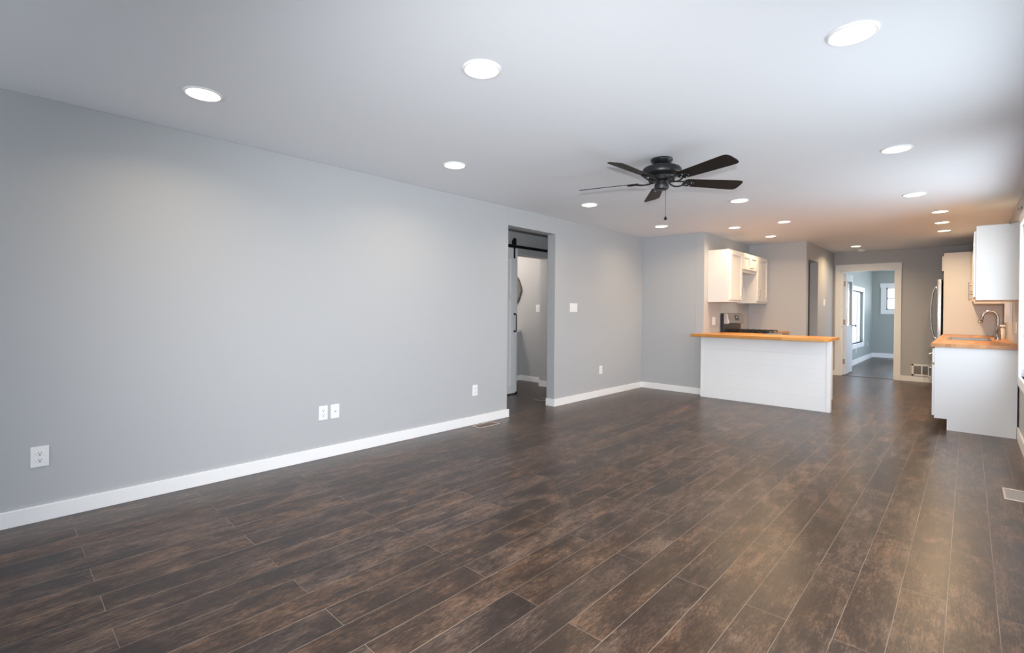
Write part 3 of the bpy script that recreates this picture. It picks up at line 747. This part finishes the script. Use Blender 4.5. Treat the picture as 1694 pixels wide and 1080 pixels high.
# peninsula
PX0, PX1, PY0 = -2.867, -1.245, 7.125
t = thing('peninsula_cabinet', 'white shiplap-fronted peninsula under the orange butcher block', 'cabinet', ((PX0+PX1)/2, 7.3, 0))
obj('half_wall', B(((PX0+0.004, PY0+0.008, 0), (PX1-0.004, 7.205, 0.885))), cab_m, t)
bm = bmesh.new(); z = 0.0; hb = [0.178]*5
while z < 0.884:
    z2 = min(z+0.1785, 0.885)
    bx(bm, (PX0+0.03, PY0, z+0.0002), (PX1-0.045, PY0+0.010, z2-0.0002), 0.0007, 1); z = z2
obj('shiplap_panel', bm, trim_m, t)
obj('corner_post', B(((PX1-0.045, PY0-0.006, 0), (PX1, PY0+0.03, 0.885)), ((PX1-0.008, PY0+0.03, 0), (PX1, 7.205, 0.885)), bevel=0.003), trim_m, t)
obj('corner_post', B(((PX0, PY0-0.004, 0), (PX0+0.032, PY0+0.03, 0.885)), bevel=0.003), trim_m, t)
obj('carcass', B(((-2.84, 7.206, 0.1), (PX1-0.06, 7.62, 0.885)), ((-2.84, 7.206, 0), (PX1-0.06, 7.55, 0.1)), ((X2+0.002, 7.30, 0.1), (-2.27, 7.935, 0.885)), ((X2+0.002, 7.30, 0.0), (-2.34, 7.935, 0.1))), cab_m, t)
Pb = lambda a, b, n: (a, 7.62+n, b)
for k in range(2):
    a0 = -2.22+k*0.455
    d_ = shaker('door', Pb, a0, a0+0.45, 0.11, 0.70, t); dr = obj('drawer', B((Pb(a0, 0.715, 0), Pb(a0+0.45, 0.875, 0.02)), bevel=0.002), cab_m, t)
    pull(Pb, a0+0.225, 0.795, 0.13, False, dr)
    pull(Pb, a0+(0.41 if k == 0 else 0.04), 0.60, 0.14, True, d_)
# peninsula worktop: L shaped, left arm running to the range
bm = bmesh.new()
prism(bm, [(-2.945, 6.94), (-1.275, 6.94), (-1.243, 7.03), (-1.243, 7.665), (-2.225, 7.665), (-2.225, 7.938), (X2+0.001, 7.938), (X2+0.001, 7.287), (-2.945, 7.287)], 0.8855, 0.9245)
bmesh.ops.bevel(bm, geom=[e for e in bm.edges], offset=0.003, segments=2, affect='EDGES')
o = obj('countertop', bm, butcher_x, loc=(-2.0, 7.3, 0.8855)); o['label'] = 'orange butcher block worktop on the white peninsula'; o['category'] = 'countertop'

# counter piece past the range
t = thing('base_cabinet', 'white base cabinet between the range and the grey wall', 'cabinet', (-2.55, 9.0, 0), 'base cabinets')
obj('carcass', B(((X2+0.001, 8.715, 0.1), (-2.27, Y2-0.002, 0.885)), ((X2+0.001, 8.715, 0), (-2.34, Y2-0.002, 0.1))), cab_m, t)
Pl = lambda a, b, n: (-2.27+n, a, b)
d_ = shaker('door', Pl, 8.72, 9.285, 0.11, 0.70, t); pull(Pl, 8.77, 0.60, 0.14, True, d_)
dr = obj('drawer', B((Pl(8.72, 0.715, 0), Pl(9.285, 0.875, 0.02)), bevel=0.002), cab_m, t); pull(Pl, 9.0, 0.795, 0.13, False, dr)
o = obj('countertop', B(((X2+0.001, 8.712, 0.8855), (-2.225, Y2-0.001, 0.9245)), bevel=0.003), butcher_x, loc=(-2.55, 9.0, 0.8855)); o['label'] = 'short butcher block worktop piece beyond the range'; o['category'] = 'countertop'

# range
RY0, RY1 = 7.942, 8.708
rg = thing('gas_range', 'stainless gas range with black grates and tilted control panel', 'range', (-2.55, (RY0+RY1)/2, 0))
RX0, RX1 = X2+0.012, -2.235
obj('body', B(((RX0, RY0, 0.06), (RX1, RY1, 0.905)), ((RX0+0.04, RY0+0.03, 0), (RX1-0.06, RY1-0.03, 0.06)), bevel=0.003), dark_m, rg)
obj('cooktop', B(((RX0+0.06, RY0, 0.905), (RX1+0.01, RY1, 0.925)), bevel=0.005), dark_m, rg)
# front knob panel, sloping
bm = bmesh.new()
pr = [(RX1-0.03, 0.925), (RX1+0.015, 0.925), (RX1+0.050, 0.850), (RX1+0.045, 0.800), (RX1-0.03, 0.800)]
a_ = [bm.verts.new((p[0], RY0, p[1])) for p in pr]; b_ = [bm.verts.new((p[0], RY1, p[1])) for p in pr]
bm.faces.new(a_); bm.faces.new(b_[::-1])
for k in range(5): bm.faces.new((a_[k], b_[k], b_[(k+1) % 5], a_[(k+1) % 5]))
kp = obj('knob_panel', bm, steel_m, rg)
for k in range(5):
    yy = RY0+0.09+k*(RY1-RY0-0.18)/4
    bm = bmesh.new(); cyl(bm, (RX1+0.032, yy, 0.882), (RX1+0.062, yy, 0.896), 0.022, 0.018, n=24); bx(bm, (RX1+0.055, yy-0.003, 0.885), (RX1+0.068, yy+0.003, 0.905))
    obj('knob', bm, steel_m, kp, smooth=True)
od = obj('oven_door', B(((RX1, RY0+0.005, 0.22), (RX1+0.04, RY1-0.005, 0.79)), bevel=0.006), steel_m, rg)
obj('oven_window', B(((RX1+0.038, RY0+0.12, 0.34), (RX1+0.042, RY1-0.12, 0.64))), glassblack_m, od)
bm = bmesh.new(); tube(bm, [(RX1+0.04, RY0+0.06, 0.735), (RX1+0.09, RY0+0.06, 0.735), (RX1+0.095, RY0+0.08, 0.735), (RX1+0.095, RY1-0.08, 0.735), (RX1+0.09, RY1-0.06, 0.735), (RX1+0.04, RY1-0.06, 0.735)], 0.011, 12)
obj('oven_handle', bm, steel_m, od, smooth=True)
obj('storage_drawer', B(((RX1, RY0+0.005, 0.07), (RX1+0.035, RY1-0.005, 0.21)), bevel=0.005), steel_m, rg)
# backguard: black riser and leaning stainless control head
obj('backguard', B(((RX0, RY0, 0.90), (RX0+0.045, RY1, 1.222)), ((RX0+0.04, RY0+0.008, 0.925), (RX0+0.062, RY1-0.02, 1.06)), bevel=0.003), dark_m, rg)
bm = bmesh.new()
zt_, zb_ = 1.218, 1.055
pr = [(RX0+0.040, zt_), (RX0+0.082, zt_-0.004), (RX0+0.118, zb_+0.012), (RX0+0.112, zb_), (RX0+0.045, zb_)]
a_ = [bm.verts.new((p[0], RY0+0.006, p[1])) for p in pr]; b_ = [bm.verts.new((p[0], RY1-0.004, p[1])) for p in pr]
bm.faces.new(a_); bm.faces.new(b_[::-1])
for k in range(5): bm.faces.new((a_[k], b_[k], b_[(k+1) % 5], a_[(k+1) % 5]))
hd = obj('control_panel', bm, steel_m, rg)
def slope(u, yy, off):     # point on the leaning face, u = 0 top .. 1 bottom
    p0 = Vector((RX0+0.082, 0, zt_-0.004)); p1 = Vector((RX0+0.118, 0, zb_+0.012)); d_ = p1-p0
    nn = Vector((-d_.z, 0, d_.x)).normalized()
    if nn.x < 0: nn = -nn
    p = p0+d_*u+nn*off; return Vector((p.x, yy, p.z))
def slab(u0, u1, y0, y1, h_):
    bm = bmesh.new(); v = [bm.verts.new(slope(u, y, o_)) for o_ in (0.0003, h_) for (u, y) in ((u0, y0), (u0, y1), (u1, y1), (u1, y0))]
    for q in ((0, 1, 2, 3), (7, 6, 5, 4), (0, 4, 5, 1), (1, 5, 6, 2), (2, 6, 7, 3), (3, 7, 4, 0)): bm.faces.new([v[i] for i in q])
    return bm
ym = (RY0+RY1)/2
obj('end_cap', B(((RX0+0.05, RY0-0.0, zb_+0.002), (RX0+0.10, RY0+0.012, zt_-0.006))) if False else slab(-0.02, 1.0, RY0+0.006, RY0+0.030, 0.003), trim_m, hd, label='pale left end strip')
ds = obj('display', slab(0.16, 0.72, ym-0.045, ym+0.145, 0.002), glassblack_m, hd, label='black clock display')
obj('digits', slab(0.30, 0.44, ym+0.035, ym+0.055, 0.0026), mat('digit_glow', (0.7, 0.7, 0.68), 0.4, var=0.01, emit=((1, 1, 0.95), 0.6)), ds)
obj('button_strip', slab(0.22, 0.68, ym+0.112, ym+0.118, 0.0027), steel_m, ds)
# grates and burners
for k in range(3):
    y0 = RY0+0.02+k*(RY1-RY0-0.04)/3; y1 = y0+(RY1-RY0-0.04)/3-0.006
    x0, x1 = RX0+0.10, RX1-0.015
    bxs = [((x0, y0, 0.945), (x1, y0+0.012, 0.958)), ((x0, y1-0.012, 0.945), (x1, y1, 0.958)), ((x0, y0, 0.945), (x0+0.012, y1, 0.958)), ((x1-0.012, y0, 0.945), (x1, y1, 0.958))]
    for j in range(1, 6): xx = x0+(x1-x0)*j/6; bxs.append(((xx-0.005, y0, 0.947), (xx+0.005, y1, 0.962)))
    bxs.append(((x0, (y0+y1)/2-0.005, 0.947), (x1, (y0+y1)/2+0.005, 0.962)))
    for (qx, qy) in ((x0, y0), (x1-0.012, y0), (x0, y1-0.012), (x1-0.012, y1-0.012)): bxs.append(((qx, qy, 0.925), (qx+0.012, qy+0.012, 0.95)))
    obj('grate', B(*bxs, bevel=0.002), iron_m, rg)
for (bx_, by_) in ((0.22, 0.17), (0.48, 0.17), (0.22, 0.60), (0.48, 0.60), (0.35, 0.385)):
    bm = bmesh.new(); lathe(bm, [(0, 0.018), (0.028, 0.018), (0.034, 0.012), (0.045, 0.008), (0.05, 0.0), (0, 0)], 28, (RX0+bx_, RY0+by_, 0.925))
    obj('burner', bm, iron_m, rg, smooth=True)

# wall cabinets over the range (faces +x)
CX0, CX1 = X2+0.001, -2.580
def wall_cab_left(y0, y1, z0, z1, label, doors, handle):
    t = thing('wall_cabinet', label, 'cabinet', (CX0, (y0+y1)/2, z0), 'wall cabinets over the range')
    obj('carcass', B(((CX0, y0, z0), (CX1, y1, z1)), bevel=0.0015), cab_m, t)
    P = lambda a, b, n: (CX1+n, a, b)
    for (a0, a1, hp) in doors:
        d_ = shaker('door', P, a0, a1, z0+0.035 if z1-z0 > 0.5 else z0+0.045, z1-0.02, t)
        if hp[2] == 'v': pull(P, hp[0], hp[1], 0.155, True, d_)
        else: pull(P, hp[0], hp[1], 0.05, False, d_, out=0.022)
    return t
wall_cab_left(7.420, 7.972, 1.392, 2.172, 'tall white wall cabinet nearest the room, left of the range hood gap', [(7.452, 7.950, (7.915, 1.535, 'v'))], None)
wall_cab_left(7.974, 8.690, 1.868, 2.172, 'short white wall cabinet centred over the range', [(7.990, 8.328, (8.295, 1.945, 'h')), (8.336, 8.672, (8.37, 1.945, 'h'))], None)
wall_cab_left(8.692, 9.262, 1.392, 2.172, 'tall white wall cabinet at the far side of the range', [(8.712, 9.235, (8.765, 1.545, 'v'))], None)

# right run: base cabinets (front faces -x)
BX = -0.264
def Pr(a, b, n): return (BX-n, a, b)
def base_right(y0, y1, label, kind):
    t = thing('base_cabinet', label, 'cabinet', (0.05, (y0+y1)/2, 0), 'base cabinets')
    top = 0.8855 if kind != 'sink' else 0.70
    obj('carcass', B(((BX, y0, 0.117), (XR-0.012, y1-0.001, top)), ((-0.152, y0, 0.0), (XR-0.016, y1-0.001, 0.117))) if kind != 'sink' else
        B(((BX, y0, 0.117), (XR-0.012, y1-0.001, 0.70)), ((BX, y0, 0.70), (BX+0.02, y1-0.001, 0.8855)), ((-0.152, y0, 0), (XR-0.016, y1-0.001, 0.117))), cab_m, t)
    obj('toe_kick', B(((-0.160, y0+0.002, 0.0), (-0.152, y1-0.002, 0.115))), trim_m, t)
    if kind == 'drawer':
        d_ = shaker('door', Pr, y0+0.004, y1-0.004, 0.145, 0.690, t); pull(Pr, y0+0.05, 0.60, 0.155, True, d_)
        dr = shaker('drawer', Pr, y0+0.004, y1-0.004, 0.715, 0.868, t, rail=0.04); pull(Pr, (y0+y1)/2, 0.795, 0.13, False, dr)
    else:
        w_ = (y1-y0)/2
        for k in range(2):
            d_ = shaker('door', Pr, y0+k*w_+0.003, y0+(k+1)*w_-0.003, 0.145, 0.690, t); pull(Pr, y0+w_+(-0.04 if k == 0 else 0.04), 0.60, 0.155, True, d_)
            dr = shaker('false_front', Pr, y0+k*w_+0.003, y0+(k+1)*w_-0.003, 0.715, 0.868, t, rail=0.04)
    return t
base_right(6.985, 7.55, 'white base cabinet whose flat end panel closes the sink run', 'drawer')
base_right(7.55, 8.02, 'white base cabinet next to the end cabinet of the sink run', 'drawer')
base_right(8.02, 8.96, 'white base cabinet under the sink', 'sink')
base_right(8.96, 9.58, 'white base cabinet just past the sink', 'drawer')
base_right(9.58, 10.222, 'white base cabinet next to the fridge panel', 'drawer')
# countertop with a sink cut-out
SX0, SX1, SY0, SY1 = -0.175, 0.185, 8.12, 8.84
o = obj('countertop', B(((-0.296, 6.965, 0.886), (XR-0.001, SY0, 0.9245)), ((-0.296, SY1, 0.886), (XR-0.001, 10.222, 0.9245)), ((-0.296, SY0, 0.886), (SX0, SY1, 0.9245)), ((SX1, SY0, 0.886), (XR-0.001, SY1, 0.9245)), bevel=0.0015), butcher_y, loc=(0.04, 8.6, 0.886))
o['label'] = 'butcher block worktop of the sink run'; o['category'] = 'countertop'
t = thing('kitchen_sink', 'stainless drop-in sink set in the butcher block worktop', 'sink', ((SX0+SX1)/2, (SY0+SY1)/2, 0.9245))
r_ = 0.022; zz = 0.9245
obj('rim', B(((SX0-r_, SY0-r_, zz), (SX0+0.006, SY1+r_, zz+0.006)), ((SX1-0.006, SY0-r_, zz), (SX1+r_, SY1+r_, zz+0.006)), ((SX0, SY0-r_, zz), (SX1, SY0+0.006, zz+0.006)), ((SX0, SY1-0.006, zz), (SX1, SY1+r_, zz+0.006)), bevel=0.0025), sink_m, t)
obj('basin', B(((SX0+0.002, SY0+0.002, 0.735), (SX0+0.006, SY1-0.002, zz)), ((SX1-0.006, SY0+0.002, 0.735), (SX1-0.002, SY1-0.002, zz)), ((SX0+0.002, SY0+0.002, 0.735), (SX1-0.002, SY0+0.006, zz)), ((SX0+0.002, SY1-0.006, 0.735), (SX1-0.002, SY1-0.002, zz)), ((SX0+0.002, SY0+0.002, 0.731), (SX1-0.002, SY1-0.002, 0.735))), sink_m, t)
bm = bmesh.new(); lathe(bm, [(0, 0.003), (0.02, 0.002), (0.042, 0.004), (0.045, 0), (0, 0)], 28, (0.0, 8.48, 0.7352)); obj('drain', bm, chrome_m, t, smooth=True)
t = thing('worktop_cap', 'small round steel cap on the worktop in front of the sink', 'steel_cap', (-0.215, 8.93, 0.9245))  # low steel cap standing at the sink's rim corner
bm = bmesh.new(); lathe(bm, [(0, 0.010), (0.02, 0.009), (0.030, 0.004), (0.032, 0), (0, 0)], 28, (-0.215, 8.93, 0.9245)); obj('cap', bm, steel_m, t, smooth=True)
# faucet
QX, QY, QZ = 0.268, 8.585, 0.9245
t = thing('kitchen_faucet', 'brushed metal gooseneck pull-down faucet behind the sink', 'faucet', (QX, QY, QZ))
bm = bmesh.new(); lathe(bm, [(0, 0.0), (0.034, 0.0), (0.034, 0.006), (0.030, 0.010), (0.030, 0.06), (0.027, 0.066), (0.0275, 0.10), (0.024, 0.135), (0.017, 0.16), (0.0, 0.16)], 32, (QX, QY, QZ)); obj('body', bm, chrome_m, t, smooth=True)
bm = bmesh.new(); pts = [(QX, QY, QZ+0.155), (QX, QY, QZ+0.27)]; R_ = 0.071
for k in range(1, 16):
    a = pi*k/16.0
    pts.append((QX-R_*(1-cos(a)), QY, QZ+0.27+R_*sin(a)*1.25))
tube(bm, pts, 0.0155, 16); obj('spout', bm, chrome_m, t, smooth=True)
pe = Vector(pts[-1]); dv = (Vector(pts[-1])-Vector(pts[-2])).normalized()
bm = bmesh.new(); tube(bm, [pe-dv*0.004, pe+dv*0.01, pe+dv*0.03, pe+dv*0.075, pe+dv*0.08], [0.0158, 0.018, 0.018, 0.025, 0.022], 20); sh = obj('spray_head', bm, chrome_m, t, smooth=True)
bm = bmesh.new(); m_ = pe+dv*0.05+Vector((0, -0.0195, 0)); cyl(bm, m_, m_+Vector((0, -0.004, 0)), 0.008, n=14); obj('spray_button', bm, slot_m, sh)
bm = bmesh.new(); tube(bm, [(QX, QY-0.02, QZ+0.085), (QX, QY-0.045, QZ+0.09), (QX+0.0, QY-0.055, QZ+0.11), (QX, QY-0.06, QZ+0.17)], [0.011, 0.011, 0.008, 0.006], 12); obj('lever', bm, chrome_m, t, smooth=True)
# soap bottle behind the faucet
t = thing('soap_dispenser', 'white pump bottle standing behind the faucet', 'soap dispenser', (0.325, 9.05, 0.9245))
bm = bmesh.new(); lathe(bm, [(0, 0), (0.022, 0), (0.024, 0.004), (0.024, 0.118), (0.020, 0.13), (0.010, 0.136), (0, 0.136)], 28, (0.325, 9.05, 0.9245)); obj('bottle', bm, soap_m, t, smooth=True)
bm = bmesh.new(); cyl(bm, (0.325, 9.05, 1.058), (0.325, 9.05, 1.085), 0.006, n=12); bx(bm, (0.285, 9.035, 1.083), (0.350, 9.065, 1.103), 0.004); obj('pump', bm, soap_m, t)

# upper cabinets of the right run (front faces -x, side panel seen)
UX = 0.053
def wall_cab_right(y0, y1, z0, z1, ux, label, n_, hz=1.515):
    t = thing('wall_cabinet', label, 'cabinet', (XR, (y0+y1)/2, z0), 'wall cabinets along the right wall')
    obj('carcass', B(((ux, y0, z0), (XR-0.001, y1, z1)), ((ux-0.002, y0-0.002, z0), (ux+0.016, y0+0.004, z1)), bevel=0.001), cab_m, t)
    P = lambda a, b, n: (ux-n, a, b)
    w_ = (y1-y0)/n_
    for k in range(n_):
        d_ = shaker('door', P, y0+k*w_+0.006, y0+(k+1)*w_-0.004, z0+0.03 if z1-z0 > 0.5 else z0+0.006, z1-0.055, t)
        pull(P, y0+k*w_+(0.05 if k % 2 else w_-0.05), hz, 0.155, True, d_)
    return t
wall_cab_right(6.985, 7.86, 1.388, 2.155, UX, 'white wall cabinet showing its large flat side panel at the right edge', 2)
wall_cab_right(9.28, 10.222, 1.388, 2.155, 0.053, 'white wall cabinet farther along, between the sink and the fridge panel', 2)
t = thing('wall_box', 'small white box fixed to the wall under the nearest right wall cabinet', 'wall box', (XR, 8.15, 1.15))
obj('body', B(((0.310, 8.10, 1.147), (XR-0.001, 8.22, 1.43)), bevel=0.003), soap_m, t)
obj('cover', B(((0.316, 8.096, 1.215), (0.352, 8.101, 1.425)), bevel=0.002), plate_m, t, label='brighter white front cover')
# fridge enclosure
t = thing('fridge_side_panel', 'tall cream-lit white panel between the worktop and the refrigerator', 'panel', (0.04, 10.24, 0))
obj('panel', B(((-0.291, 10.228, 0), (XR-0.001, 10.247, 2.197)), bevel=0.001), cab_m, t)
t = thing('wall_cabinet', 'white cabinet high above the refrigerator', 'cabinet', (0.04, 10.7, 1.915), 'wall cabinets along the right wall')
obj('carcass', B(((-0.288, 10.248, 1.925), (XR-0.001, 11.21, 2.195)), bevel=0.001), cab_m, t)
Pf = lambda a, b, n: (-0.288-n, a, b)
for a0, a1, hp in ((10.252, 10.727, 10.69), (10.733, 11.205, 10.77)):
    d_ = shaker('door', Pf, a0, a1, 1.918, 2.150, t, rail=0.05, th=0.028); pull(Pf, hp, 1.955, 0.05, False, d_, out=0.02)
# refrigerator
fr = thing('refrigerator', 'stainless french-door refrigerator with long bowed handles', 'refrigerator', (0.0, 10.74, 0))
obj('cabinet_body', B(((-0.30, 10.275, 0.03), (XR-0.03, 11.19, 1.775)), ((-0.27, 10.30, 0.0), (XR-0.05, 11.16, 0.03)), bevel=0.004), dark_m, fr)
obj('hinge_cover', B(((-0.36, 10.285, 1.775), (-0.25, 10.37, 1.797)), ((-0.36, 11.10, 1.775), (-0.25, 11.18, 1.797)), bevel=0.004), dark_m, fr)
for (a0, a1) in ((10.272, 10.729), (10.734, 11.192)):
    bm = bmesh.new(); bx(bm, (-0.372, a0, 0.70), (-0.312, a1, 1.79), 0.012, 3); d_ = obj('door', bm, steel_m, fr, smooth=True)
    hy = a1-0.05 if a0 < 10.5 else a0+0.05
    bm = bmesh.new(); pts = []
    for k in range(13):
        u = k/12; pts.append((-0.385-0.055*sin(pi*u)**0.6-0.02, hy, 0.83+u*0.86))
    tube(bm, pts, 0.0125, 12)
    for z in (0.84, 1.68): bx(bm, (-0.415, hy-0.013, z-0.022), (-0.370, hy+0.013, z+0.022), 0.004)
    obj('handle', bm, steel_m, d_, smooth=True)
bm = bmesh.new(); bx(bm, (-0.372, 10.272, 0.06), (-0.312, 11.192, 0.69), 0.012, 3); d_ = obj('freezer_drawer', bm, steel_m, fr, smooth=True)
bm = bmesh.new(); tube(bm, [(-0.37, 10.35, 0.60), (-0.43, 10.37, 0.60), (-0.44, 10.73, 0.60), (-0.43, 11.09, 0.60), (-0.37, 11.11, 0.60)], 0.012, 12); obj('handle', bm, steel_m, d_, smooth=True)

# curtain hooks at the window, thin dark wire
def hook(z, y, label, reach):
    t = thing('curtain_hook', label, 'hook', (XR, y, z), 'curtain hooks')
    pts = [(XR-0.002, y, z), (XR-reach+0.03, y, z+0.004), (XR-reach+0.022, y, z-0.012), (XR-reach+0.012, y, z-0.018), (XR-reach, y, z-0.012), (XR-reach+0.004, y, z+0.002)]
    bm = bmesh.new(); tube(bm, pts, 0.0016, 8); obj('wire', bm, iron_m, t, smooth=True)
    obj('screw_plate', B(((XR-0.004, y-0.008, z-0.012), (XR, y+0.008, z+0.012)), bevel=0.001), iron_m, t)
hook(2.158, 6.93, 'thin dark wire hook in front of the top of the right wall cabinet', 0.085)
hook(2.295, 6.93, 'thin dark wire hook higher up beside the ceiling', 0.03)
